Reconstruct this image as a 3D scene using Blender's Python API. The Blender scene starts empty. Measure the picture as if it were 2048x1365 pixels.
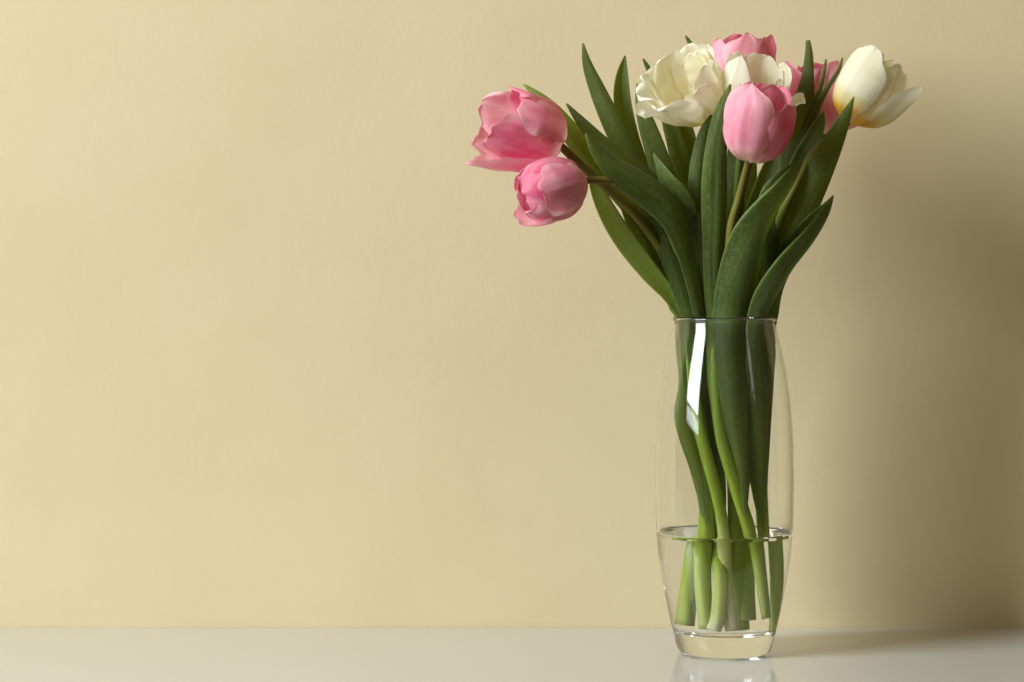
import bpy, math, random
from mathutils import Vector, Matrix, noise

# ------------------------------------------------------------------ camera, world, light, exposure
scene = bpy.context.scene
C = scene.collection
FPX, HOR, CX0, CY0, DIST = 4800.0, 540.0, 1024.0, 682.5, 1.92
S = 0.4e-3                                        # metres per photo pixel at the vase axis
PITCH = math.atan((CY0 - HOR) / FPX)
CAM = Vector((-(1450 - CX0) * S, -DIST, 0.3076))
cam_d = bpy.data.cameras.new('camera')
cam_d.sensor_width = 36.0
cam_d.lens = 36.0 * FPX / 2048.0
cam_d.clip_start = 0.05
cam_d.clip_end = 100
cam = bpy.data.objects.new('camera', cam_d)
C.objects.link(cam)
cam.location = CAM
cam.rotation_euler = (math.pi / 2 - PITCH, 0, 0)
scene.camera = cam

world = bpy.data.worlds.new('World')
scene.world = world
world.use_nodes = True
bgn = world.node_tree.nodes['Background']
bgn.inputs[0].default_value = (1.0, 0.76, 0.34, 1)
bgn.inputs[1].default_value = 0.08


def area_lamp(name, loc, target, sx, sy, power, color):
    d = bpy.data.lights.new(name, 'AREA')
    d.shape = 'RECTANGLE'
    d.size, d.size_y = sx, sy
    d.energy = power
    d.color = color
    o = bpy.data.objects.new(name, d)
    C.objects.link(o)
    o.location = loc
    v = (Vector(target) - Vector(loc)).normalized()
    o.rotation_euler = v.to_track_quat('-Z', 'Y').to_euler()
    return o


DAY = (0.90, 0.965, 1.0)
WARM = (1.0, 0.76, 0.34)
# daylight from a tall window in the side wall on the left (big pane, and a low pane below a glazing bar)
area_lamp('window_light', (-2.5, -1.46, 1.76), (0.0, -2.16, 1.50), 1.66, 2.50, 260.0, DAY)
area_lamp('window_light', (-2.5, -1.46, 0.40), (0.0, -2.16, 0.38), 1.66, 0.12, 4.0, DAY)
# two narrow slits of daylight between curtains on the right
area_lamp('curtain_gap_light', (1.80, -1.78, 1.02), (0.0, 0.0, 0.2), 0.016, 0.62, 0.5, DAY)
area_lamp('curtain_gap_light', (1.90, -1.70, 0.90), (0.0, 0.0, 0.2), 0.010, 0.66, 0.3, DAY)
# soft warm overhead fill, an added lamp standing in for ceiling bounce
area_lamp('overhead_fill', (0.6, -1.6, 2.5), (0.6, -1.2, 0.0), 3.2, 3.0, 9.0, WARM)

scene.view_settings.view_transform = 'Standard'
scene.view_settings.look = 'None'
scene.view_settings.exposure = 0.0
scene.view_settings.gamma = 1.0
scene.view_settings.use_curve_mapping = False
scene.render.engine = 'CYCLES'
cy = scene.cycles
cy.max_bounces = 32
cy.transmission_bounces = 20
cy.glossy_bounces = 8
cy.diffuse_bounces = 12
cy.transparent_max_bounces = 16
cy.caustics_reflective = True
cy.caustics_refractive = True
cy.blur_glossy = 0.4
cy.sample_clamp_indirect = 8.0
cy.use_denoising = True


# ------------------------------------------------------------------ helpers
def P(px, py, d=0.0):
    """Point on the plane d millimetres in front of the vase axis that the photo shows at (px, py)."""
    right = Vector((1, 0, 0))
    fwd = Vector((0, math.cos(PITCH), -math.sin(PITCH)))
    up = Vector((0, math.sin(PITCH), math.cos(PITCH)))
    dr = fwd + right * ((px - CX0) / FPX) + up * ((CY0 - py) / FPX)
    t = (-d * 0.001 - CAM.y) / dr.y
    return CAM + dr * t


def cr(pts, n):
    """Catmull-Rom through tuples, n samples."""
    m = len(pts)
    out = []
    for i in range(n):
        f = i / (n - 1) * (m - 1)
        k = min(int(f), m - 2)
        t = f - k
        p0 = pts[max(k - 1, 0)]
        p1 = pts[k]
        p2 = pts[k + 1]
        p3 = pts[min(k + 2, m - 1)]
        out.append(tuple(0.5 * ((2 * b) + (-a + c) * t + (2 * a - 5 * b + 4 * c - e) * t * t
                                + (-a + 3 * b - 3 * c + e) * t ** 3)
                         for a, b, c, e in zip(p0, p1, p2, p3)))
    return out


def interp(keys, x):
    if x <= keys[0][0]:
        return keys[0][1]
    for (a, b), (c, d) in zip(keys, keys[1:]):
        if x <= c:
            t = (x - a) / (c - a)
            t = t * t * (3 - 2 * t)
            return b + (d - b) * t
    return keys[-1][1]


def link_mesh(name, verts, faces, mat, parent=None, uvs=None, smooth=True):
    me = bpy.data.meshes.new(name)
    me.from_pydata([tuple(v) for v in verts], [], faces)
    if uvs:
        lay = me.uv_layers.new(name='UVMap')
        for l in me.loops:
            lay.data[l.index].uv = uvs[l.vertex_index]
    if smooth:
        me.polygons.foreach_set('use_smooth', [True] * len(me.polygons))
    me.materials.append(mat)
    me.update()
    o = bpy.data.objects.new(name, me)
    C.objects.link(o)
    if parent:
        o.parent = parent
    return o


def grid(name, rows, mat, parent, thick, offset=0.0):
    """rows of (Vector, u, v); an open sheet that gets real thickness."""
    org = parent.location if parent else Vector((0, 0, 0))
    nu = len(rows[0])
    verts, uvs, faces = [], [], []
    for r in rows:
        for p, u, v in r:
            verts.append(p - org)
            uvs.append((u, v))
    for j in range(len(rows) - 1):
        for i in range(nu - 1):
            a = j * nu + i
            faces.append((a, a + 1, a + nu + 1, a + nu))
    o = link_mesh(name, verts, faces, mat, parent, uvs)
    if not thick:
        return o
    md = o.modifiers.new('thickness', 'SOLIDIFY')
    md.thickness = thick
    md.offset = offset
    md.use_even_offset = False
    return o


def lathe(name, prof, mat, seg=96, parent=None, close=False):
    verts, faces, ring = [], [], []
    for r, z in prof:
        if r < 1e-6:
            ring.append([len(verts)])
            verts.append((0, 0, z))
        else:
            ring.append(list(range(len(verts), len(verts) + seg)))
            for k in range(seg):
                a = 2 * math.pi * k / seg
                verts.append((r * math.cos(a), r * math.sin(a), z))
    pairs = list(zip(ring, ring[1:]))
    if close:
        pairs.append((ring[-1], ring[0]))
    for A, B in pairs:
        for k in range(seg):
            k2 = (k + 1) % seg
            if len(A) == 1:
                faces.append((A[0], B[k2], B[k]))
            elif len(B) == 1:
                faces.append((A[k], A[k2], B[0]))
            else:
                faces.append((A[k], A[k2], B[k2], B[k]))
    return link_mesh(name, verts, faces, mat, parent)


def thing(name, label, cat, loc, group=None):
    o = bpy.data.objects.new(name, None)
    C.objects.link(o)
    o.location = loc
    o.empty_display_size = 0.02
    o['label'] = label
    o['category'] = cat
    if group:
        o['group'] = group
    return o


# ------------------------------------------------------------------ materials
def new_mat(name):
    m = bpy.data.materials.new(name)
    m.use_nodes = True
    nt = m.node_tree
    nt.nodes.clear()
    return m, nt, nt.nodes, nt.links


def node(nt, typ, **kw):
    n = nt.nodes.new(typ)
    for k, v in kw.items():
        setattr(n, k, v)
    return n


def ramp(nt, fac, stops, interp_mode='EASE'):
    r = node(nt, 'ShaderNodeValToRGB')
    r.color_ramp.interpolation = interp_mode
    el = r.color_ramp.elements
    while len(el) < len(stops):
        el.new(0.5)
    for e, (p, c) in zip(el, stops):
        e.position = p
        e.color = (c[0], c[1], c[2], 1) if isinstance(c, tuple) else (c, c, c, 1)
    nt.links.new(fac, r.inputs[0])
    return r.outputs[0]


def mix(nt, fac, a, b, mode='MIX'):
    m = node(nt, 'ShaderNodeMix', data_type='RGBA', blend_type=mode)
    for s, x in ((m.inputs[0], fac), (m.inputs[6], a), (m.inputs[7], b)):
        if hasattr(x, 'links'):
            nt.links.new(x, s)
        else:
            s.default_value = x if not isinstance(x, tuple) else (x[0], x[1], x[2], 1)
    return m.outputs[2]


def streaks(nt, sx, sy, detail=3.0, seedsock=None):
    """noise stretched along the leaf or petal (uv: u across, v along)."""
    uv = node(nt, 'ShaderNodeUVMap')
    mp = node(nt, 'ShaderNodeMapping')
    mp.inputs['Scale'].default_value = (sx, sy, 1)
    nt.links.new(uv.outputs[0], mp.inputs[0])
    no = node(nt, 'ShaderNodeTexNoise', noise_dimensions='4D')
    no.inputs['Scale'].default_value = 1.0
    no.inputs['Detail'].default_value = detail
    nt.links.new(mp.outputs[0], no.inputs['Vector'])
    oi = node(nt, 'ShaderNodeObjectInfo')
    mu = node(nt, 'ShaderNodeMath', operation='MULTIPLY')
    mu.inputs[1].default_value = 60.0
    nt.links.new(oi.outputs['Random'], mu.inputs[0])
    nt.links.new(mu.outputs[0], no.inputs['W'])
    return no.outputs['Fac'], uv, oi


def sheet_shader(nt, col, tcol, tfac, rough, bump=None, bstr=0.1, spec=0.35, sheen=0.0):
    pr = node(nt, 'ShaderNodeBsdfPrincipled')
    nt.links.new(col, pr.inputs['Base Color'])
    pr.inputs['Roughness'].default_value = rough
    pr.inputs['Specular IOR Level'].default_value = spec
    if sheen:
        pr.inputs['Sheen Weight'].default_value = sheen
        pr.inputs['Sheen Roughness'].default_value = 0.4
    if bump is not None:
        b = node(nt, 'ShaderNodeBump')
        b.inputs['Strength'].default_value = bstr
        b.inputs['Distance'].default_value = 0.0008
        nt.links.new(bump, b.inputs['Height'])
        nt.links.new(b.outputs[0], pr.inputs['Normal'])
    tr = node(nt, 'ShaderNodeBsdfTranslucent')
    nt.links.new(tcol, tr.inputs[0])
    ms = node(nt, 'ShaderNodeMixShader')
    ms.inputs[0].default_value = tfac
    nt.links.new(pr.outputs[0], ms.inputs[1])
    nt.links.new(tr.outputs[0], ms.inputs[2])
    out = node(nt, 'ShaderNodeOutputMaterial')
    nt.links.new(ms.outputs[0], out.inputs[0])


def petal_mat(name, base, lower, body, deep, edge, deep_amt, tfac, pos=(0.04, 0.15, 0.40)):
    m, nt, N, L = new_mat(name)
    st, uv, oi = streaks(nt, 26, 1.3)
    st2, _, _ = streaks(nt, 3.0, 2.2, 2.0)
    sp = node(nt, 'ShaderNodeSeparateXYZ')
    L.new(uv.outputs[0], sp.inputs[0])
    # distance from the midrib 0..1
    ab = node(nt, 'ShaderNodeMath', operation='MULTIPLY_ADD')
    ab.inputs[1].default_value, ab.inputs[2].default_value = 2.0, -1.0
    L.new(sp.outputs[0], ab.inputs[0])
    aa = node(nt, 'ShaderNodeMath', operation='ABSOLUTE')
    L.new(ab.outputs[0], aa.inputs[0])
    along = ramp(nt, sp.outputs[1], [(0.0, base), (pos[0], base), (pos[1], lower), (pos[2], body), (1.0, body)])
    # deeper colour in soft patches and in fine lines running up the petal
    patch = ramp(nt, st2, [(0.42, 0.0), (0.66, 1.0)])
    vmask = ramp(nt, sp.outputs[1], [(0.12, 0.0), (0.4, 1.0), (0.8, 0.9), (1.0, 0.5)])
    f1 = node(nt, 'ShaderNodeMath', operation='MULTIPLY')
    L.new(patch, f1.inputs[0])
    L.new(vmask, f1.inputs[1])
    f2 = node(nt, 'ShaderNodeMath', operation='MULTIPLY')
    L.new(f1.outputs[0], f2.inputs[0])
    f2.inputs[1].default_value = deep_amt
    c1 = mix(nt, f2.outputs[0], along, deep)
    lines = ramp(nt, st, [(0.35, 0.0), (0.75, 1.0)])
    f3 = node(nt, 'ShaderNodeMath', operation='MULTIPLY')
    L.new(lines, f3.inputs[0])
    L.new(vmask, f3.inputs[1])
    f4 = node(nt, 'ShaderNodeMath', operation='MULTIPLY')
    L.new(f3.outputs[0], f4.inputs[0])
    f4.inputs[1].default_value = deep_amt * 0.45
    c2 = mix(nt, f4.outputs[0], c1, deep)
    em = ramp(nt, aa.outputs[0], [(0.62, 0.0), (1.0, 0.7)])
    c3 = mix(nt, em, c2, edge)
    sheet_shader(nt, c3, c3, tfac, 0.42, st, 0.22, 0.28, 0.08)
    return m


PINK = petal_mat('pink_petal', (0.84, 0.76, 0.52), (0.86, 0.47, 0.47), (0.85, 0.30, 0.41), (0.74, 0.075, 0.22),
                 (0.89, 0.47, 0.54), 0.85, 0.36)
PINKPALE = petal_mat('pale_pink_petal', (0.88, 0.76, 0.54), (0.90, 0.60, 0.56), (0.90, 0.46, 0.53), (0.82, 0.16, 0.31),
                     (0.92, 0.62, 0.65), 0.60, 0.36)
WHITE = petal_mat('cream_petal', (0.90, 0.58, 0.03), (0.92, 0.84, 0.44), (0.93, 0.91, 0.75), (0.91, 0.86, 0.60),
                  (0.94, 0.93, 0.82), 0.30, 0.40, (0.10, 0.26, 0.52))


WHITEY = petal_mat('cream_petal_yellow_base', (0.88, 0.50, 0.015), (0.89, 0.80, 0.40), (0.89, 0.865, 0.69), (0.86, 0.80, 0.52),
                   (0.91, 0.89, 0.76), 0.55, 0.38, (0.22, 0.36, 0.50))


def leaf_mat(name, low, mid, upper, tip, dark):
    m, nt, N, L = new_mat(name)
    st, uv, oi = streaks(nt, 34, 1.0, 4.0)
    st2, _, _ = streaks(nt, 2.5, 3.5, 3.0)
    sp = node(nt, 'ShaderNodeSeparateXYZ')
    L.new(uv.outputs[0], sp.inputs[0])
    ab = node(nt, 'ShaderNodeMath', operation='MULTIPLY_ADD')
    ab.inputs[1].default_value, ab.inputs[2].default_value = 2.0, -1.0
    L.new(sp.outputs[0], ab.inputs[0])
    aa = node(nt, 'ShaderNodeMath', operation='ABSOLUTE')
    L.new(ab.outputs[0], aa.inputs[0])
    along = ramp(nt, sp.outputs[1], [(0.0, (0.30, 0.37, 0.09)), (0.16, low), (0.42, mid), (0.92, upper), (1.0, tip)])
    dark = mix(nt, ramp(nt, st, [(0.32, 0.0), (0.72, 1.0)]), along, dark)
    v1 = mix(nt, 0.85, along, dark)
    # waxy grey-green bloom in patches
    bl = ramp(nt, st2, [(0.42, 0.0), (0.72, 0.5)])
    v2 = mix(nt, bl, v1, (0.185, 0.245, 0.110))
    tco = node(nt, 'ShaderNodeTexCoord')
    fm = node(nt, 'ShaderNodeTexNoise')
    fm.inputs['Scale'].default_value = 330
    fm.inputs['Detail'].default_value = 3
    L.new(tco.outputs['Object'], fm.inputs['Vector'])
    v2 = mix(nt, ramp(nt, fm.outputs['Fac'], [(0.46, 0.0), (0.66, 0.55)]), v2, (0.20, 0.26, 0.12))
    fs, _, _ = streaks(nt, 75, 0.7, 2.0)
    v2 = mix(nt, ramp(nt, fs, [(0.48, 0.0), (0.64, 0.75)]), v2, dark)
    hv = node(nt, 'ShaderNodeHueSaturation')
    mr = node(nt, 'ShaderNodeMapRange')
    mr.inputs['To Min'].default_value, mr.inputs['To Max'].default_value = 0.80, 1.30
    L.new(oi.outputs['Random'], mr.inputs[0])
    L.new(mr.outputs[0], hv.inputs['Value'])
    L.new(v2, hv.inputs['Color'])
    em = ramp(nt, aa.outputs[0], [(0.95, 0.0), (1.0, 0.7)])
    c = mix(nt, em, hv.outputs[0], (0.28, 0.36, 0.10))
    tc = mix(nt, 0.85, c, (0.66, 0.74, 0.03))
    sheet_shader(nt, c, tc, 0.40, 0.44, fs, 0.55, 0.36, 0.08)
    return m


def stem_mat(name, top, mid, foot=(0.50, 0.56, 0.16), foot2=(0.40, 0.50, 0.07)):
    m, nt, N, L = new_mat(name)
    st, uv, oi = streaks(nt, 10, 1.2, 3.0)
    sp = node(nt, 'ShaderNodeSeparateXYZ')
    L.new(uv.outputs[0], sp.inputs[0])
    along = ramp(nt, sp.outputs[1], [(0.0, foot), (0.12, foot2), (0.24, (0.35, 0.45, 0.05)),
                                     (0.55, (0.20, 0.29, 0.045)), (0.78, mid), (1.0, top)])
    dk = mix(nt, 0.55, along, (0.12, 0.20, 0.03))
    c = mix(nt, ramp(nt, st, [(0.4, 0.0), (0.8, 0.8)]), along, dk)
    sheet_shader(nt, c, c, 0.15, 0.5, st, 0.15, 0.12)
    return m


LEAF = leaf_mat('tulip_leaf', (0.25, 0.32, 0.034), (0.118, 0.166, 0.024), (0.100, 0.145, 0.022), (0.18, 0.215, 0.03), (0.042, 0.072, 0.014))
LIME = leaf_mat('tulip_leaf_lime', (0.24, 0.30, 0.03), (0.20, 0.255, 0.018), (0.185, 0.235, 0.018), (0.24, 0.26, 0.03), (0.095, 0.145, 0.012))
STEM = stem_mat('tulip_stem_olive', (0.17, 0.115, 0.03), (0.22, 0.19, 0.045))
STEMP = stem_mat('tulip_stem_olive_pale_foot', (0.17, 0.115, 0.03), (0.22, 0.19, 0.045), (0.84, 0.82, 0.52), (0.70, 0.72, 0.26))
STEMGP = stem_mat('tulip_stem_green_pale_foot', (0.15, 0.22, 0.04), (0.17, 0.24, 0.04), (0.86, 0.84, 0.56), (0.68, 0.71, 0.24))
STEMG = stem_mat('tulip_stem_green', (0.15, 0.22, 0.04), (0.17, 0.24, 0.04))


def simple_mat(name, col, rough, ior=None, trans=0.0, spec=0.5):
    m, nt, N, L = new_mat(name)
    pr = node(nt, 'ShaderNodeBsdfPrincipled')
    pr.inputs['Base Color'].default_value = (*col, 1)
    pr.inputs['Roughness'].default_value = rough
    pr.inputs['Transmission Weight'].default_value = trans
    pr.inputs['Specular IOR Level'].default_value = spec
    if ior:
        pr.inputs['IOR'].default_value = ior
    out = node(nt, 'ShaderNodeOutputMaterial')
    L.new(pr.outputs[0], out.inputs[0])
    return m, nt, pr


GLASS, gnt, gpr = simple_mat('clear_glass', (0.985, 0.995, 0.99), 0.0, 1.5, 1.0)
GLASSW, _, _ = simple_mat('glass_against_water', (1, 1, 1), 0.0, 1.5 / 1.33, 1.0)
CLEAR, cnt, CN, CL = new_mat('water_side')
cl_t = node(cnt, 'ShaderNodeBsdfTransparent')
cl_o = node(cnt, 'ShaderNodeOutputMaterial')
CL.new(cl_t.outputs[0], cl_o.inputs[0])
WATER, _, _ = simple_mat('clear_water', (1, 1, 1), 0.0, 1.33, 1.0)
YELLOW, _, _ = simple_mat('stamen_yellow', (0.55, 0.42, 0.06), 0.7)
PISTIL, _, _ = simple_mat('pistil_green', (0.45, 0.50, 0.14), 0.5)


def wall_mat():
    m, nt, N, L = new_mat('cream_wall_paint')
    tc = node(nt, 'ShaderNodeTexCoord')
    n1 = node(nt, 'ShaderNodeTexNoise')
    n1.inputs['Scale'].default_value = 320
    n1.inputs['Detail'].default_value = 2
    n2 = node(nt, 'ShaderNodeTexNoise')
    n2.inputs['Scale'].default_value = 9
    n2.inputs['Detail'].default_value = 4
    n3 = node(nt, 'ShaderNodeTexNoise')
    n3.inputs['Scale'].default_value = 90
    n3.inputs['Detail'].default_value = 3
    for n in (n1, n2, n3):
        L.new(tc.outputs['Object'], n.inputs['Vector'])
    c = mix(nt, ramp(nt, n2.outputs['Fac'], [(0.3, 0.0), (0.7, 1.0)]), (0.694, 0.572, 0.348), (0.716, 0.594, 0.368))
    pr = node(nt, 'ShaderNodeBsdfPrincipled')
    pr.inputs['Roughness'].default_value = 0.75
    pr.inputs['Specular IOR Level'].default_value = 0.2
    L.new(c, pr.inputs['Base Color'])
    ad = node(nt, 'ShaderNodeMath', operation='MULTIPLY_ADD')
    L.new(n3.outputs['Fac'], ad.inputs[0])
    ad.inputs[1].default_value = 1.2
    L.new(n1.outputs['Fac'], ad.inputs[2])
    b = node(nt, 'ShaderNodeBump')
    b.inputs['Strength'].default_value = 0.085
    b.inputs['Distance'].default_value = 0.0012
    L.new(ad.outputs[0], b.inputs['Height'])
    L.new(b.outputs[0], pr.inputs['Normal'])
    out = node(nt, 'ShaderNodeOutputMaterial')
    L.new(pr.outputs[0], out.inputs[0])
    return m


WALL = wall_mat()
TABLE, tnt, tpr = simple_mat('white_gloss_laminate', (0.535, 0.53, 0.495), 0.10, 1.5)

# ------------------------------------------------------------------ setting: wall and tabletop
WALL_Y = 0.136
wl = link_mesh('wall', [(-2.2, WALL_Y, -0.8), (2.2, WALL_Y, -0.8), (2.2, WALL_Y, 1.9), (-2.2, WALL_Y, 1.9),
                        (-2.2, WALL_Y + 0.1, -0.8), (2.2, WALL_Y + 0.1, -0.8), (2.2, WALL_Y + 0.1, 1.9), (-2.2, WALL_Y + 0.1, 1.9)],
               [(0, 1, 2, 3), (5, 4, 7, 6), (4, 0, 3, 7), (1, 5, 6, 2), (3, 2, 6, 7), (4, 5, 1, 0)], WALL, smooth=False)
wl['kind'] = 'structure'
x0, x1, y0, y1, zt = -1.5, 1.3, -0.21, WALL_Y - 0.0005, -0.028
tb = link_mesh('tabletop', [(x0, y0, 0), (x1, y0, 0), (x1, y1, 0), (x0, y1, 0), (x0, y0, zt), (x1, y0, zt), (x1, y1, zt), (x0, y1, zt)],
               [(0, 1, 2, 3), (7, 6, 5, 4), (4, 5, 1, 0), (5, 6, 2, 1), (6, 7, 3, 2), (7, 4, 0, 3)], TABLE, smooth=False)
bv = tb.modifiers.new('bevel', 'BEVEL')
bv.width = 0.0015
bv.segments = 2
tb['kind'] = 'structure'

# ------------------------------------------------------------------ vase and water
K = P(1451, 900).x - P(1450, 900).x


def zpx(y):
    return P(1450, y, 0).z


OUT = [(0.0, 0.0025), (60 * K, 0.0020), (76 * K, 0.0006), (82 * K, 0.0), (87 * K, 0.0012)]
ZB = {}
outer = [(1303, 90.5), (1295, 94.5), (1280, 99), (1262, 103.2), (1226, 111.5), (1167, 123.3), (1118, 131.2), (1070, 135.8), (1048, 136.8),
         (1005, 138), (960, 138.4), (915, 137.8), (877, 136.6), (838, 134), (800, 130.6), (764, 126), (735, 120.8), (707, 115), (680, 108.8), (660, 103.8),
         (650, 101.8), (644, 101.2)]
fine = cr([(a, b) for a, b in outer], 64)
OUT += [(r * K, zpx(y)) for y, r in fine]
OUT += [(103.6 * K, zpx(642)), (104.4 * K, zpx(639)), (103.8 * K, zpx(635.8)), (101.4 * K, zpx(633.8)), (98.6 * K, zpx(634.6)), (96.6 * K, zpx(638)), (96.0 * K, zpx(642))]


def orad(y):
    return interp([(a, b) for a, b in sorted(fine)], y)


def irad(y):
    t = 5.0 + max(0.0, (y - 1000) / 250.0) * 3.0
    return orad(y) - t


INN = [(irad(y) * K, zpx(y)) for y in [648 + i * 12.2 for i in range(50)]]
yb = 648 + 49 * 12.2
ri = irad(yb)
INN += [((ri - 2.2) * K, zpx(yb + 6)), ((ri - 6) * K, zpx(yb + 11)), ((ri - 13) * K, zpx(yb + 14.5)), ((ri - 30) * K, zpx(yb + 17)), (40 * K, zpx(yb + 17.6)), (0.0, zpx(yb + 18))]
vase = thing('glass_vase', 'tall clear barrel shaped glass vase holding the tulips on the white tabletop', 'vase', (0, 0, 0))
gb = lathe('glass_body', OUT + INN, GLASS, 128, vase)
gb.data.materials.append(GLASSW)

WLEV = 1068.0
OV = -0.5
wp = [(0.0, zpx(WLEV))] + [((irad(WLEV) - a) * K, zpx(WLEV) + b * K) for a, b in ((24, 0), (10, 0.1), (5, 0.5), (2.5, 1.4), (0.8, 2.8))]
wp += [((irad(WLEV) + 0.4) * K, zpx(WLEV) + 3.2 * K), ((irad(WLEV) + OV) * K, zpx(WLEV + 3))]
ys = [1068 + 10 * i for i in range(1, 18)]
wp += [((irad(y) + OV) * K, zpx(y)) for y in ys if y < yb - 3]
wp += [((ri - 2.2 + OV) * K, zpx(yb + 6) - 0.2 * K), ((ri - 6 + OV) * K, zpx(yb + 11) - 0.4 * K), ((ri - 13 + OV) * K, zpx(yb + 14.5) - OV * K),
       ((ri - 30) * K, zpx(yb + 17) - OV * K), (40 * K, zpx(yb + 17.6) - OV * K), (0.0, zpx(yb + 18) - OV * K)]
water = lathe('water', list(reversed(wp)), WATER, 128)
water.data.materials.append(CLEAR)
for p in water.data.polygons:
    if p.center.z < zpx(WLEV) - 0.0004:
        p.material_index = 1
for p in gb.data.polygons:                       # the inner glass wall below the water line touches water, not air
    if math.hypot(p.center.x, p.center.y) < (orad(WLEV) - 2.5) * K and 0.012 < p.center.z < zpx(WLEV) + 0.0012 and p.index >= 128 * (len(OUT) - 1):
        p.material_index = 1
water['label'] = 'clear water filling the lower third of the glass vase around the cut stems'
water['category'] = 'water'


# ------------------------------------------------------------------ tulip builders
ZRIM = zpx(636)
ylook = [(zpx(y), (irad(y) - 2.0) * K) for y in range(1260, 640, -10)]


def inside(p):
    """leaves and stems press against the glass instead of passing through it"""
    if p.z > ZRIM + 0.06:
        return p
    rm = (95.5 * K + max(0.0, p.z - ZRIM) * 1.3) if p.z > zpx(650) else interp(ylook, p.z)
    r = math.hypot(p.x, p.y)
    if r <= rm:
        return p
    return Vector((p.x * rm / r, p.y * rm / r, p.z))


def tube(name, pts, mat, parent, seg=14, n=60):
    """pts (px, py, d, radius px) from the flower down to the cut end."""
    sm = cr(pts, n)
    pos = [P(a, b, c) for a, b, c, r in sm]
    rad = [max(r, 1.0) * K for a, b, c, r in sm]
    org = parent.location
    verts, uvs, faces = [], [], []
    ref = Vector((0, -1, 0))
    for i, p in enumerate(pos):
        t = (pos[min(i + 1, n - 1)] - pos[max(i - 1, 0)]).normalized()
        a = (ref - t * ref.dot(t)).normalized()
        b = t.cross(a)
        for k in range(seg):
            th = 2 * math.pi * k / seg
            wob = 1 + 0.05 * math.sin(3 * th + i * 0.13)
            verts.append(p + (a * math.cos(th) + b * math.sin(th)) * rad[i] * wob - org)
            uvs.append((k / seg, 1 - i / (n - 1)))
    for i in range(n - 1):
        for k in range(seg):
            k2 = (k + 1) % seg
            faces.append((i * seg + k, (i + 1) * seg + k, (i + 1) * seg + k2, i * seg + k2))
    faces.append(tuple(range(seg)))
    faces.append(tuple(reversed(range((n - 1) * seg, n * seg))))
    o = link_mesh(name, verts, faces, mat, parent, uvs)
    return sm, o


rng = random.Random(11)


def leaf(parent, pts, trough=60, wave=0.0, stem=None, attach=None, thick=0.0009, n=46, nu=13, side=1, crease=0.0, seed=None, vs=0.8, mat=None):
    """pts (px, py, d mm, width px, roll deg) from the tip down; trough > 0 opens towards the camera."""
    pts = [tuple(p) + (0,) * (5 - len(p)) for p in pts]
    pts = [p if len(p) > 5 else p + (trough,) for p in pts]
    if stem is not None and attach is not None:
        s = min(stem, key=lambda q: abs(q[1] - attach))
        last = pts[-1]
        if attach - last[1] > 140:
            s1 = min(stem, key=lambda q: abs(q[1] - (last[1] * 0.5 + attach * 0.5)))
            pts.append(((last[0] * 0.45 + s1[0] * 0.55), s1[1], last[2] * 0.45 + s1[2] * 0.55, min(last[3], 34), last[4] * 0.6, trough))
        sg = 1 if last[2] >= s[2] else -1
        sb = min(stem, key=lambda q: abs(q[1] - attach - 34))
        pts.append((s[0], s[1], s[2] + sg * s[3] * 0.36, s[3] * 2.3, last[4] * 0.3, trough))
        pts.append((sb[0], sb[1], sb[2] + sg * sb[3] * 0.40, 5, 0, trough))
    sm = cr(pts, n)
    pos = [P(q[0], q[1], q[2]) for q in sm]
    seed = rng.random() * 50 if seed is None else seed
    rows = []
    cam_dir = Vector((0, -1, 0))
    for i, p in enumerate(pos):
        v = 1 - i / (n - 1)
        t = (pos[max(i - 1, 0)] - pos[min(i + 1, n - 1)]).normalized()
        nn = (cam_dir - t * cam_dir.dot(t)).normalized()
        b = t.cross(nn)                      # to the image right for an upright leaf
        rot = Matrix.Rotation(math.radians(sm[i][4]), 3, t)
        nn = rot @ nn
        b = rot @ b
        w = max(sm[i][3], 1.2) * K * 0.5
        A = math.radians(max(abs(sm[i][5]), 3)) * (1.0 + 0.8 * max(0, 0.25 - v) / 0.25)
        sg = 1 if trough > 0 else -1
        row = []
        for k in range(nu):
            u = -1 + 2 * k / (nu - 1)
            x, z = section(u, A / 2, vs)
            x *= w
            z *= w * sg
            z = z - crease * w * math.exp(-(u / 0.12) ** 2) * sg
            z += wave * w * u * u * math.sin(v * 9 + seed + (1.5 if u > 0 else 0)) * math.sin(math.pi * min(max(v, 0), 1))
            z += 0.09 * w * noise.noise(Vector((u * 1.2, v * 6, seed)))
            row.append((inside(p + b * x + nn * z), u * 0.5 + 0.5, v))
        rows.append(row)
    return grid('leaf', rows, mat or LEAF, parent, thick)


def section(u, al, sh):
    """half-width-1 cross section of a leaf: the two halves rise to the angle al, sharper fold for small sh"""
    x = z = 0.0
    m = 10
    au = abs(u)
    for i in range(m):
        q = (i + 0.5) / m * au
        ph = al * math.tanh(q / sh) / math.tanh(1 / sh)
        x += math.cos(ph) * au / m
        z += math.sin(ph) * au / m
    return math.copysign(x, u), z


PROFILES = {
    'closed': [(0, 82), (0.16, 58), (0.34, 18), (0.55, 0), (0.8, -16), (1, -30)],
    'bud': [(0, 82), (0.16, 60), (0.34, 22), (0.52, 0), (0.75, -26), (1, -58)],
    'egg': [(0, 84), (0.16, 62), (0.34, 22), (0.55, 2), (0.8, -14), (1, -22)],
    'cup': [(0, 84), (0.18, 58), (0.38, 22), (0.6, 6), (0.85, 0), (1, 4)],
    'open': [(0, 84), (0.18, 62), (0.38, 34), (0.6, 20), (0.85, 16), (1, 30)],
    'wide': [(0, 86), (0.18, 70), (0.4, 50), (0.65, 42), (0.85, 50), (1, 80)],
}


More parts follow.
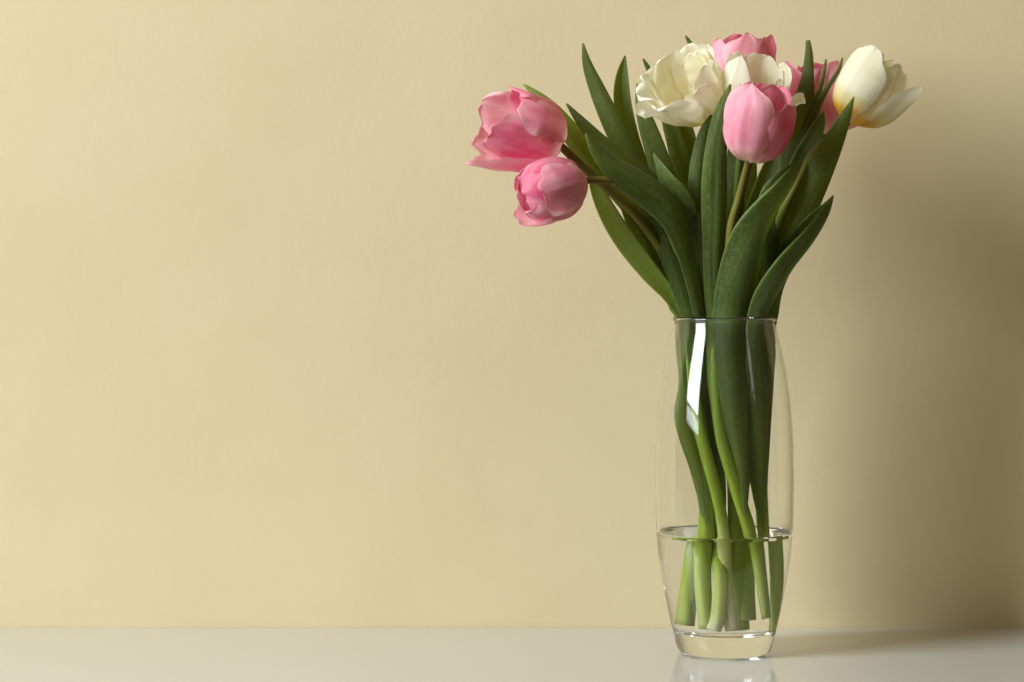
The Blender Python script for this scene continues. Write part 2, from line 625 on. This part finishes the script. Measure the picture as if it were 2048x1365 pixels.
def petal(parent, base, frame, mat, az, L, W, prof, add=0.0, r0=5.0, curv=1.0, ruffle=0.05, tipbend=0.0, twist=0.0, pinch=0.0, seed=0.0,
          notch=0.0, nv=36, nu=25, peak=0.52, side=0.0):
    """add: degrees opened outwards; curv: cross curvature; ruffle: edge waviness; pinch: pointed tip."""
    e1, e2, ax = frame
    a = math.radians(az)
    er = e1 * math.cos(a) + e2 * math.sin(a)
    et = -e1 * math.sin(a) + e2 * math.cos(a)
    keys = PROFILES[prof] if isinstance(prof, str) else prof
    r, h = r0 * K, 0.0
    L *= K
    W *= K
    rows = []
    sub = 4
    vj = lambda q: 0.35 * q + 0.65 * (1 - (1 - q) ** 2.2)
    for j in range(nv):
        v = vj(j / (nv - 1))
        if j:
            v0 = vj((j - 1) / (nv - 1))
            for q in range(sub):
                vv = v0 + (v - v0) * (q + 0.5) / sub
                psi = math.radians(interp(keys, vv) + add * min(1, vv * 2.5) + tipbend * max(0, (vv - 0.72) / 0.28) ** 2)
                r += L * math.sin(psi) * (v - v0) / sub
                h += L * math.cos(psi) * (v - v0) / sub
        psi = math.radians(interp(keys, v) + add * min(1, v * 2.5) + tipbend * max(0, (v - 0.72) / 0.28) ** 2)
        if v < peak:
            t = v / peak
            w = 0.10 + 0.90 * math.sin(t * math.pi / 2) ** 0.85
        else:
            t = (v - peak) / (1 - peak)
            w = max(0.0, 1 - t ** (3.8 - 1.7 * pinch)) ** (0.5 + 0.25 * pinch)
        hw = max(W * w, 0.0006)
        
        rho = max(W * curv * (0.70 + 0.35 * v), 0.004)
        nin = er * -math.cos(psi) + ax * math.sin(psi)       # inwards normal
        tang = er * math.sin(psi) + ax * math.cos(psi)
        c = base + er * r + ax * h
        tw = math.radians(twist) * v
        row = []
        for k in range(nu):
            u = -1 + 2 * k / (nu - 1)
            s = min(u * hw / rho, 1.9) if u > 0 else max(u * hw / rho, -1.9)
            x = rho * math.sin(s)
            z = rho * (1 - math.cos(s))
            x += side * W * v * v
            nz = noise.noise(Vector((u * 1.6 + seed, v * 3.1, seed * 1.7)))
            nz2 = noise.noise(Vector((u * 0.8 + seed * 3, v * 7.0, seed * 0.7)))
            z += W * ruffle * (1.1 * nz + 2.0 * u * u * v * nz2)
            z -= W * 0.035 * math.exp(-(u / 0.10) ** 2) * math.sin(math.pi * v)
            x2 = x * math.cos(tw) - z * math.sin(tw)
            z2 = x * math.sin(tw) + z * math.cos(tw)
            ln = W * (-0.05 * u * u * max(0, v - 0.5) - notch * math.exp(-(u / 0.25) ** 2) * max(0, v - 0.8)
                      + 0.16 * noise.noise(Vector((u * 2.6 * w + seed, 7.7, seed))) * v ** 3 * (1 + ruffle * 5)
                      + 0.05 * noise.noise(Vector((u * 7.0 * w + seed, 3.1, seed))) * v ** 4)
            row.append((c + et * x2 + nin * z2 + tang * ln, u * 0.5 + 0.5, v))
        rows.append(row)
    return grid('petal', rows, mat, parent, 0)


def flower(parent, base, ix, iy, toward, spin, mat, petals, centre=True):
    """ix, iy: axis in the picture (right, up); toward: lean towards the camera."""
    ax = Vector((ix, -toward, iy)).normalized()
    cd = Vector((0, -1, 0))
    if abs(ax.dot(cd)) > 0.9:
        cd = Vector((0, -0.3, -1))
    e1 = (cd - ax * cd.dot(ax)).normalized()
    e2 = ax.cross(e1)
    fr = (e1, e2, ax)
    for i, q in enumerate(petals):
        q = dict(q)
        m = q.pop('mat', mat)
        az = q.pop('az') + spin
        petal(parent, base - ax * 1.5 * K, fr, m, az, seed=q.pop('seed', i * 3.71 + spin * 0.1), **q)
    if centre:
        org = parent.location
        def rod(name, m, p0, p1, ra, rb):
            t = (p1 - p0).normalized()
            a = t.orthogonal().normalized()
            b = t.cross(a)
            vs, fs, us = [], [], []
            for f, rr in ((0, ra * .7), (0.12, ra), (0.8, rb), (0.93, rb * 1.15), (1, rb * .6)):
                for k in range(8):
                    th = k * math.pi / 4
                    vs.append(p0 + (p1 - p0) * f + (a * math.cos(th) + b * math.sin(th)) * rr - org)
            for i in range(4):
                for k in range(8):
                    k2 = (k + 1) % 8
                    fs.append((i * 8 + k, i * 8 + k2, i * 8 + 8 + k2, i * 8 + 8 + k))
            fs.append(tuple(range(32, 40)))
            link_mesh(name, vs, fs, m, parent)
        rod('pistil', PISTIL, base, base + ax * 52 * K, 8 * K, 6.5 * K)
        for k in range(6):
            th = k * math.pi / 3 + 0.3
            d = e1 * math.cos(th) + e2 * math.sin(th)
            rod('stamen', YELLOW, base + d * 8 * K, base + d * 17 * K + ax * 48 * K, 1.5 * K, 3.2 * K)


def tulip(name, label, stem_pts, smat, group=None):
    end = stem_pts[-1]
    root = thing(name, label, 'tulip', P(end[0], end[1], end[2]), group)
    sm, so = tube('stem', stem_pts, smat, root)
    return root, sm


# ------------------------------------------------------------------ the eight tulips
# 1: upper left pink, leaning out to the left
t1, s1 = tulip('pink_tulip', 'large open pink tulip leaning far out, resting above a smaller drooping pink tulip',
               [(1122, 293, 40, 8), (1164, 334, 38, 9), (1215, 378, 36, 9), (1270, 428, 31, 9), (1322, 500, 19, 9.5), (1358, 590, 10, 10), (1378, 660, 8, 10),
                (1386, 760, 14, 11), (1401, 860, 16, 12), (1418, 930, 17, 12), (1438, 1010, 14, 12), (1447, 1075, 10, 12), (1450, 1160, 10, 12), (1462, 1256, 12, 12)], STEMP)
flower(t1, P(1124, 288, 40), -0.92, 0.34, 0.20, 0, PINK, [
    dict(az=44, L=150, W=64, prof='egg', add=10, ruffle=0.05, seed=2.2, r0=13, mat=PINKPALE, pinch=0.3),
    dict(az=-40, L=192, W=66, prof='cup', add=-3, ruffle=0.07, mat=PINK, seed=5.1, r0=3),
    dict(az=-96, L=198, W=64, prof='cup', add=8, ruffle=0.11, mat=PINKPALE, seed=18.3, r0=8, pinch=0.3),
    dict(az=100, L=172, W=70, prof='egg', add=9, ruffle=0.08, seed=1.3, r0=8),
    dict(az=165, L=204, W=64, prof='cup', add=2, ruffle=0.1, mat=PINKPALE, seed=6.3, pinch=0.4),
    dict(az=-150, L=204, W=64, prof='cup', add=6, ruffle=0.1, mat=PINKPALE, seed=14.4, pinch=0.4)])
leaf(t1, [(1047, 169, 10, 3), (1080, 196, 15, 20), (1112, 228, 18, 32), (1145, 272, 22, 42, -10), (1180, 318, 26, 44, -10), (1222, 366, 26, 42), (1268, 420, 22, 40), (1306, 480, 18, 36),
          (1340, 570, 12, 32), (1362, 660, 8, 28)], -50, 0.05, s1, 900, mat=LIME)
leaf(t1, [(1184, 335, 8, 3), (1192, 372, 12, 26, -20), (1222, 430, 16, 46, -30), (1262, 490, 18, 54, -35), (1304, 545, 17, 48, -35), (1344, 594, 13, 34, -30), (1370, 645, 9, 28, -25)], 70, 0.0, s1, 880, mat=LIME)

# 2: lower left pink, drooping
t2, s2 = tulip('pink_tulip', 'rounded pink tulip hanging on a bent stem beneath the large open pink tulip',
               [(1163, 363, 62, 6.5), (1190, 361, 60, 7), (1220, 362, 56, 7.5), (1250, 372, 50, 8), (1300, 405, 40, 9), (1345, 470, 28, 10), (1378, 570, 14, 10), (1392, 660, 8, 11),
                (1400, 800, 6, 12), (1408, 930, 6, 14), (1413, 1010, 8, 15), (1414, 1075, 8, 15), (1414, 1160, 8, 14), (1421, 1250, 6, 13)], STEM)
flower(t2, P(1166, 363, 62), -0.90, -0.24, 0.30, 0, PINK, [
    dict(az=-4, L=146, W=62, prof='egg', add=12, ruffle=0.05, mat=PINKPALE, seed=3.0, r0=13),
    dict(az=-72, L=172, W=62, prof='bud', add=6, ruffle=0.07, seed=1.1, mat=PINKPALE),
    dict(az=62, L=172, W=62, prof='bud', add=6, ruffle=0.07, seed=7.7),
    dict(az=120, L=172, W=62, prof='bud', add=6, ruffle=0.08, seed=2.9),
    dict(az=-125, L=174, W=64, prof='closed', add=7, ruffle=0.08, mat=PINKPALE, seed=9.2),
    dict(az=-24, L=172, W=56, prof='bud', add=6, ruffle=0.08, seed=5.5, r0=4),
    dict(az=24, L=178, W=56, prof='bud', add=8, ruffle=0.08, seed=15.5, r0=4),
    dict(az=180, L=168, W=60, prof='bud', add=4, ruffle=0.06, seed=5.9)], centre=False)
leaf(t2, [(1171, 268, 62, 3, 20), (1190, 296, 62, 24, 20), (1226, 334, 60, 46, 15), (1268, 366, 56, 58, 5), (1312, 398, 50, 62, 0), (1346, 436, 44, 56, 5), (1368, 490, 36, 42, 20),
          (1384, 550, 28, 34, 30), (1400, 625, 20, 30, 30), (1406, 700, 14, 28, 20)], -55, 0.06, s2, 1010)
leaf(t2, [(1133, 208, 34, 3), (1165, 247, 38, 22), (1205, 288, 40, 32), (1252, 326, 38, 38), (1300, 366, 32, 40), (1345, 430, 24, 38), (1378, 520, 14, 32), (1395, 620, 6, 28)], -60, 0.04, s2, 960)
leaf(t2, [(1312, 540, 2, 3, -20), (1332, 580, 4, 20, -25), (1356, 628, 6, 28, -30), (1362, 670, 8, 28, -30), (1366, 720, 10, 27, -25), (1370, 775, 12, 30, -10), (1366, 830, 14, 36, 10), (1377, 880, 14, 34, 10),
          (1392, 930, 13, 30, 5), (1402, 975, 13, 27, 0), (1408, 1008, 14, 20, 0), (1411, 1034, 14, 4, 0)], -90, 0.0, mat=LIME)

# 3: front pink, upright egg
t3, s3 = tulip('pink_tulip', 'upright egg shaped pink tulip standing in front of the white blooms',
               [(1498, 322, 72, 7.5), (1490, 352, 66, 8), (1478, 400, 52, 8.5), (1464, 450, 38, 9), (1452, 540, 22, 9.5), (1440, 640, 14, 10), (1430, 740, 20, 10.5),
                (1436, 830, 21, 11), (1446, 890, 22, 12), (1462, 945, 22, 12.5), (1482, 1010, 20, 13), (1499, 1068, 18, 13), (1508, 1140, 16, 11), (1520, 1232, 14, 9)], STEM)
flower(t3, P(1500, 322, 72), 0.17, 1.0, 0.16, 0, PINK, [
    dict(az=-30, L=184, W=68, prof='egg', add=3, ruffle=0.06, mat=PINKPALE, seed=1.0, r0=8, pinch=0.6),
    dict(az=64, L=156, W=64, prof='closed', add=15, ruffle=0.06, seed=2.0, r0=11, tipbend=-20),
    dict(az=-100, L=176, W=60, prof='egg', add=1, ruffle=0.06, mat=PINKPALE, seed=3.0),
    dict(az=28, L=184, W=56, prof='closed', add=1, ruffle=0.07, seed=4.0, r0=4, pinch=0.3),
    dict(az=180, L=186, W=66, prof='closed', add=2, ruffle=0.06, seed=5.0),
    dict(az=120, L=182, W=62, prof='closed', add=4, ruffle=0.06, seed=6.0)], centre=False)
leaf(t3, [(1608, 317, 60, 3, 100, -150), (1598, 342, 61, 56, 100, -150), (1576, 388, 60, 108, 97, -146), (1546, 440, 56, 124, 78, -130), (1513, 500, 49, 116, 45, -105), (1485, 562, 39, 102, 18, -85),
          (1466, 630, 29, 88, 4), (1462, 700, 28, 74, 3), (1469, 780, 29, 66, 5), (1476, 860, 28, 52, 6), (1485, 930, 27, 34, 5), (1488, 990, 26, 28, 0), (1490, 1030, 25, 5, 0)], -80, 0.04, n=64, vs=0.4, nu=19)
leaf(t3, [(1461, 169, 60, 3), (1449, 208, 59, 25), (1440, 250, 56, 40), (1433, 298, 52, 46), (1430, 345, 48, 52), (1429, 400, 43, 56), (1428, 460, 37, 50), (1426, 520, 31, 42), (1427, 590, 24, 38), (1430, 650, 18, 36)],
     -80, 0.02, s3, 850, crease=-0.08)

# 4: back pink at the top
t4, s4 = tulip('pink_tulip', 'pink tulip standing tallest behind the white blooms',
               [(1472, 226, -38, 8), (1466, 290, -36, 8), (1458, 400, -28, 9), (1452, 540, -20, 10), (1452, 680, -16, 11), (1458, 840, -12, 11), (1465, 960, -4, 11.5), (1467, 1050, 0, 12),
                (1467, 1120, -4, 12), (1470, 1246, -14, 12)], STEMG)
flower(t4, P(1473, 222, -38), 0.10, 1.0, 0.05, 0, PINK, [
    dict(az=-58, L=170, W=62, prof='closed', add=10, ruffle=0.06, mat=PINKPALE, seed=11, r0=8),
    dict(az=4, L=184, W=68, prof='closed', add=8, ruffle=0.07, seed=12, mat=PINKPALE),
    dict(az=66, L=196, W=62, prof='egg', add=3, ruffle=0.07, seed=13),
    dict(az=125, L=192, W=62, prof='closed', add=8, ruffle=0.07, seed=14),
    dict(az=-120, L=176, W=62, prof='closed', add=9, ruffle=0.07, seed=15),
    dict(az=180, L=192, W=66, prof='closed', add=9, ruffle=0.07, seed=16)], centre=False)
leaf(t4, [(1371, 72, -48, 3), (1384, 94, -48, 12), (1402, 130, -46, 20), (1420, 200, -44, 30), (1434, 300, -38, 38), (1444, 420, -30, 40), (1450, 560, -24, 34)], -50, 0.03, s4, 930)
leaf(t4, [(1352, 205, -14, 6), (1368, 250, -14, 30), (1380, 310, -14, 40), (1392, 380, -14, 44), (1410, 480, -14, 42), (1428, 600, -14, 34)], 50, 0.03, s4, 960)
leaf(t4, [(1500, 260, -10, 6), (1492, 330, -8, 44), (1484, 400, -6, 54), (1476, 500, -6, 50), (1466, 620, -8, 40)], 55, 0.03, s4, 900)

# 5: right back pink
t5, s5 = tulip('pink_tulip', 'pink tulip tucked behind a white tulip and upright green leaves',
               [(1652, 270, -26, 7.5), (1640, 310, -26, 8), (1610, 390, -24, 9), (1570, 490, -20, 10), (1535, 600, -16, 10), (1510, 720, -14, 11), (1494, 860, -12, 11), (1486, 980, -8, 11), (1482, 1068, -6, 11.5),
                (1479, 1150, -8, 12), (1480, 1228, -10, 12)], STEMG)
flower(t5, P(1653, 268, -26), -0.05, 1.0, 0.05, 0, PINK, [
    dict(az=8, L=176, W=62, prof='egg', add=2, ruffle=0.05, mat=PINKPALE, seed=21),
    dict(az=-75, L=184, W=62, prof='cup', add=6, ruffle=0.06, seed=22),
    dict(az=80, L=170, W=52, prof='cup', add=-6, ruffle=0.06, seed=23),
    dict(az=110, L=130, W=42, prof='wide', add=22, ruffle=0.06, mat=PINKPALE, seed=24),
    dict(az=180, L=180, W=62, prof='egg', add=2, ruffle=0.06, seed=25),
    dict(az=-135, L=178, W=60, prof='egg', add=2, ruffle=0.06, seed=26)], centre=False)
leaf(t5, [(1616, 81, 2, 8), (1618, 112, 3, 17), (1615, 160, 4, 28), (1607, 214, 5, 46), (1597, 268, 5, 56), (1583, 330, 5, 58), (1564, 410, 4, 54), (1544, 500, 2, 46), (1522, 600, -2, 38)], -60, 0.02, s5, 960)
leaf(t5, [(1652, 119, 0, 3), (1648, 150, 2, 9, 30), (1640, 182, 4, 12, 30), (1628, 215, 6, 18, 30), (1614, 262, 6, 26, 20), (1596, 330, 4, 34, 10), (1566, 440, 0, 36), (1536, 560, -6, 34)], -70, 0.0, s5, 900)
leaf(t5, [(1685, 116, 10, 3, 20), (1677, 142, 10, 9, 30), (1656, 176, 11, 12, 30), (1639, 208, 11, 16, 30), (1625, 245, 10, 22, 20), (1606, 300, 8, 30, 10), (1580, 400, 4, 34), (1546, 540, -4, 34)], -70, 0.0, s5, 940)
leaf(t5, [(1647, 221, 16, 3), (1638, 250, 15, 24), (1621, 288, 13, 38), (1600, 335, 10, 46), (1574, 410, 7, 48), (1546, 510, 2, 42), (1522, 610, -4, 34)], 50, 0.02, s5, 880)

# 6: white left, wide open double bloom facing the camera
t6, s6 = tulip('white_tulip', 'wide open ruffled white tulip with its pale yellow cup facing outwards',
               [(1418, 236, 14, 8), (1416, 270, 12, 8), (1410, 340, 10, 8.5), (1408, 440, 6, 9), (1412, 560, 2, 10), (1416, 700, -2, 10), (1418, 850, -6, 11), (1412, 980, -6, 12), (1406, 1068, -8, 12),
                (1400, 1150, -10, 13), (1394, 1240, -12, 14)], STEMG)
flower(t6, P(1420, 232, 14), -0.56, 0.76, 0.52, 0, WHITE, [
    dict(az=0, L=136, W=47, prof='cup', add=8, ruffle=0.05, seed=31, r0=11),
    dict(az=30, L=164, W=46, prof='cup', add=4, ruffle=0.07, seed=32),
    dict(az=-52, L=172, W=58, prof='open', add=2, ruffle=0.12, tipbend=40, seed=33),
    dict(az=84, L=164, W=60, prof='cup', add=3, ruffle=0.08, seed=34),
    dict(az=140, L=156, W=60, prof='cup', add=2, ruffle=0.08, seed=35),
    dict(az=-100, L=172, W=60, prof='cup', add=9, ruffle=0.14, tipbend=45, seed=36),
    dict(az=-170, L=162, W=60, prof='cup', add=2, ruffle=0.08, seed=37),
    dict(az=-76, L=160, W=46, prof='open', add=6, ruffle=0.16, tipbend=55, r0=9, seed=38),
    dict(az=112, L=150, W=54, prof='cup', add=-3, ruffle=0.08, r0=3, seed=39),
    dict(az=-135, L=168, W=56, prof='cup', add=5, ruffle=0.12, tipbend=30, r0=4, seed=40)])
leaf(t6, [(1423, 230, 40, 4), (1409, 264, 40, 22), (1400, 310, 38, 32), (1395, 360, 36, 38), (1394, 420, 33, 38), (1397, 480, 29, 34), (1404, 540, 24, 30), (1412, 600, 18, 28), (1416, 650, 12, 28)], -75, 0.02, s6, 900)
leaf(t6, [(1274, 168, 6, 3), (1281, 205, 8, 22), (1294, 250, 10, 36), (1311, 300, 12, 44), (1330, 360, 13, 48), (1352, 440, 12, 46), (1376, 540, 8, 38), (1396, 640, 3, 32)], -55, 0.03, s6, 940)
leaf(t6, [(1324, 195, -8, 4), (1337, 240, -6, 28), (1352, 285, -4, 38), (1366, 340, -3, 44), (1384, 430, -3, 44), (1402, 560, -4, 36)], -50, 0.03, s6, 960)
leaf(t6, [(1286, 118, -30, 3), (1297, 138, -30, 11), (1316, 175, -29, 18), (1342, 250, -26, 28), (1370, 360, -20, 34), (1396, 500, -14, 34), (1410, 620, -10, 30)], -50, 0.03, s6, 980)

# 7: white in the middle, half hidden by the front pink tulip
t7, s7 = tulip('white_tulip', 'half open white tulip partly hidden behind the egg shaped pink tulip',
               [(1487, 262, 10, 8), (1482, 300, 8, 8), (1472, 400, 4, 9), (1458, 520, 0, 10), (1444, 640, -4, 10), (1436, 760, -4, 11), (1434, 880, -4, 12), (1440, 980, -2, 12), (1438, 1068, 0, 12.5),
                (1442, 1150, 14, 13), (1438, 1225, 17, 13), (1430, 1256, 18, 13)], STEMGP)
flower(t7, P(1487, 256, 10), 0.20, 0.92, 0.40, 0, WHITE, [
    dict(az=-42, L=216, W=56, prof='cup', add=5, ruffle=0.04, pinch=1.3, seed=51, side=0.45),
    dict(az=8, L=150, W=52, prof='cup', add=2, ruffle=0.07, seed=52),
    dict(az=84, L=140, W=42, prof='open', add=14, ruffle=0.08, seed=53, tipbend=25),
    dict(az=120, L=172, W=60, prof='egg', add=9, ruffle=0.07, seed=54),
    dict(az=172, L=176, W=62, prof='egg', add=7, ruffle=0.07, seed=55),
    dict(az=-120, L=168, W=58, prof='cup', add=0, ruffle=0.07, seed=56),
    dict(az=52, L=150, W=48, prof='egg', add=6, ruffle=0.08, r0=3, seed=57)])
leaf(t7, [(1166, 87, -6, 3), (1175, 130, -5, 20), (1197, 185, -4, 34), (1224, 245, -2, 42), (1254, 308, 0, 44), (1292, 385, 0, 44), (1340, 480, 0, 42), (1388, 590, -2, 36), (1412, 680, -4, 30)], -45, 0.03, s7, 920)
leaf(t7, [(1250, 112, -18, 3), (1244, 150, -18, 26), (1244, 200, -18, 38), (1256, 262, -16, 40), (1276, 325, -14, 40), (1312, 410, -12, 40), (1360, 520, -10, 38), (1402, 640, -8, 32)], 80, 0.02, s7, 960, crease=0.12)
leaf(t7, [(1307, 307, 34, 3, -104, -150), (1311, 334, 35, 50, -104, -150), (1324, 374, 34, 96, -100, -146), (1347, 414, 31, 98, -80, -130), (1370, 458, 26, 70, -45, -105), (1390, 520, 18, 44, -10), (1410, 600, 10, 34)], -95, 0.03, s7, 880, vs=0.4, nu=19)
leaf(t7, [(1278, 372, 20, 10), (1300, 408, 24, 36), (1324, 450, 25, 48), (1343, 500, 25, 54), (1358, 550, 24, 54), (1374, 605, 22, 46), (1388, 660, 19, 40), (1396, 740, 16, 34)], -60, 0.02, s7, 940)

# 8: white right
t8, s8 = tulip('white_tulip', 'smooth white tulip with yellow base tilting outwards beside a long dark leaf',
               [(1694, 246, 6, 7.5), (1672, 268, 12, 7.5), (1628, 306, 28, 8), (1590, 374, 32, 8.5), (1558, 446, 24, 9), (1540, 540, 13, 10), (1526, 640, 8, 11), (1520, 780, 6, 11.5), (1520, 920, 4, 12),
                (1524, 1030, 4, 12.5), (1527, 1075, 4, 12.5), (1531, 1170, 3, 13), (1527, 1264, 0, 12)], STEM)
flower(t8, P(1698, 243, 6), 0.50, 0.86, 0.14, 0, WHITEY, [
    dict(az=-42, L=188, W=68, prof='egg', add=0, ruffle=0.03, seed=61, r0=9, pinch=0.5),
    dict(az=36, L=176, W=62, prof='egg', add=2, ruffle=0.03, seed=62),
    dict(az=80, L=170, W=66, prof='cup', add=12, ruffle=0.04, seed=63, r0=9),
    dict(az=150, L=182, W=64, prof='egg', add=3, ruffle=0.04, seed=64),
    dict(az=-95, L=184, W=62, prof='egg', add=0, ruffle=0.04, seed=65),
    dict(az=-150, L=184, W=64, prof='egg', add=2, ruffle=0.04, seed=66)], centre=False)
leaf(t8, [(1708, 194, 56, 2), (1687, 242, 50, 26), (1664, 290, 42, 44), (1638, 342, 35, 58), (1612, 398, 30, 64), (1586, 460, 25, 62), (1560, 530, 18, 52), (1540, 610, 12, 40)], -40, 0.02, s8, 960)
leaf(t8, [(1667, 391, 32, 3, 104, -150), (1657, 428, 33, 56, 104, -150), (1624, 486, 33, 98, 102, -146), (1582, 543, 31, 110, 88, -130), (1550, 596, 26, 98, 64, -105), (1529, 645, 21, 78, 46), (1524, 705, 20, 68, 42),
          (1525, 780, 19, 72, 36), (1525, 860, 17, 68, 30), (1523, 940, 14, 56, 18), (1524, 1015, 10, 36, 5), (1526, 1060, 9.5, 5, 0)], -88, 0.02, n=64, vs=0.4, nu=19)
leaf(t8, [(1537, 425, 24, 4), (1540, 470, 24, 36), (1533, 530, 22, 50), (1520, 590, 18, 48), (1510, 660, 14, 42)], 55, 0.02, s8, 900)
leaf(t8, [(1556, 268, 26, 4), (1548, 320, 26, 34), (1530, 380, 24, 50), (1508, 450, 20, 52), (1490, 540, 14, 46), (1490, 640, 8, 36)], 55, 0.03, s8, 940)
leaf(t5, [(1590, 290, -2, 6), (1580, 350, -1, 40), (1562, 420, -1, 54), (1540, 500, -3, 52), (1516, 600, -6, 42)], 50, 0.03, s5, 980)
leaf(t4, [(1466, 250, 4, 4), (1470, 320, 6, 34), (1468, 400, 6, 44), (1462, 500, 4, 44), (1456, 620, 0, 36)], -50, 0.03, s4, 880)
leaf(t1, [(1236, 392, 10, 4), (1262, 430, 12, 32), (1290, 478, 12, 46), (1318, 528, 10, 48), (1344, 580, 7, 38), (1368, 640, 3, 28)], -50, 0.03, s1, 920)

# ------------------------------------------------------------------ tiny air bubbles clinging to the stems under water
BUB, _, _ = simple_mat('air_bubble', (1, 1, 1), 0.0, 1 / 1.33, 1.0)
bv_, bf_ = [], []
brng = random.Random(5)
OCT = [Vector(q) for q in ((1, 0, 0), (-1, 0, 0), (0, 1, 0), (0, -1, 0), (0, 0, 1), (0, 0, -1))]
TRI = [(0, 2, 4), (2, 1, 4), (1, 3, 4), (3, 0, 4), (2, 0, 5), (1, 2, 5), (3, 1, 5), (0, 3, 5)]
for st_ in (s1, s2, s3, s4, s5, s6, s7, s8):
    wet = [q for q in st_ if q[1] > 1082]
    for k in range(14):
        i = brng.randrange(len(wet) - 1)
        f = brng.random()
        q = [a + (b - a) * f for a, b in zip(wet[i], wet[i + 1])]
        th = brng.uniform(-1.3, 1.3)
        c = P(q[0], q[1], q[2]) + Vector((math.sin(th), -math.cos(th), 0)) * (q[3] * K * 1.02)
        rr = brng.uniform(0.00018, 0.00042)
        mid = {}
        loc = list(OCT)
        tris = []
        for t in TRI:                                  # one subdivision of an octahedron
            m = []
            for a, b in ((t[0], t[1]), (t[1], t[2]), (t[2], t[0])):
                key = (min(a, b), max(a, b))
                if key not in mid:
                    mid[key] = len(loc)
                    loc.append((OCT[a] + OCT[b]).normalized())
                m.append(mid[key])
            tris += [(t[0], m[0], m[2]), (m[0], t[1], m[1]), (m[2], m[1], t[2]), tuple(m)]
        o0 = len(bv_)
        bv_ += [c + p * rr for p in loc]
        bf_ += [tuple(o0 + a for a in t) for t in tris]
bub = link_mesh('air_bubbles', bv_, bf_, BUB)
bub['kind'] = 'stuff'
bub['label'] = 'tiny air bubbles clinging to the submerged stems in the vase'
bub['category'] = 'bubbles'
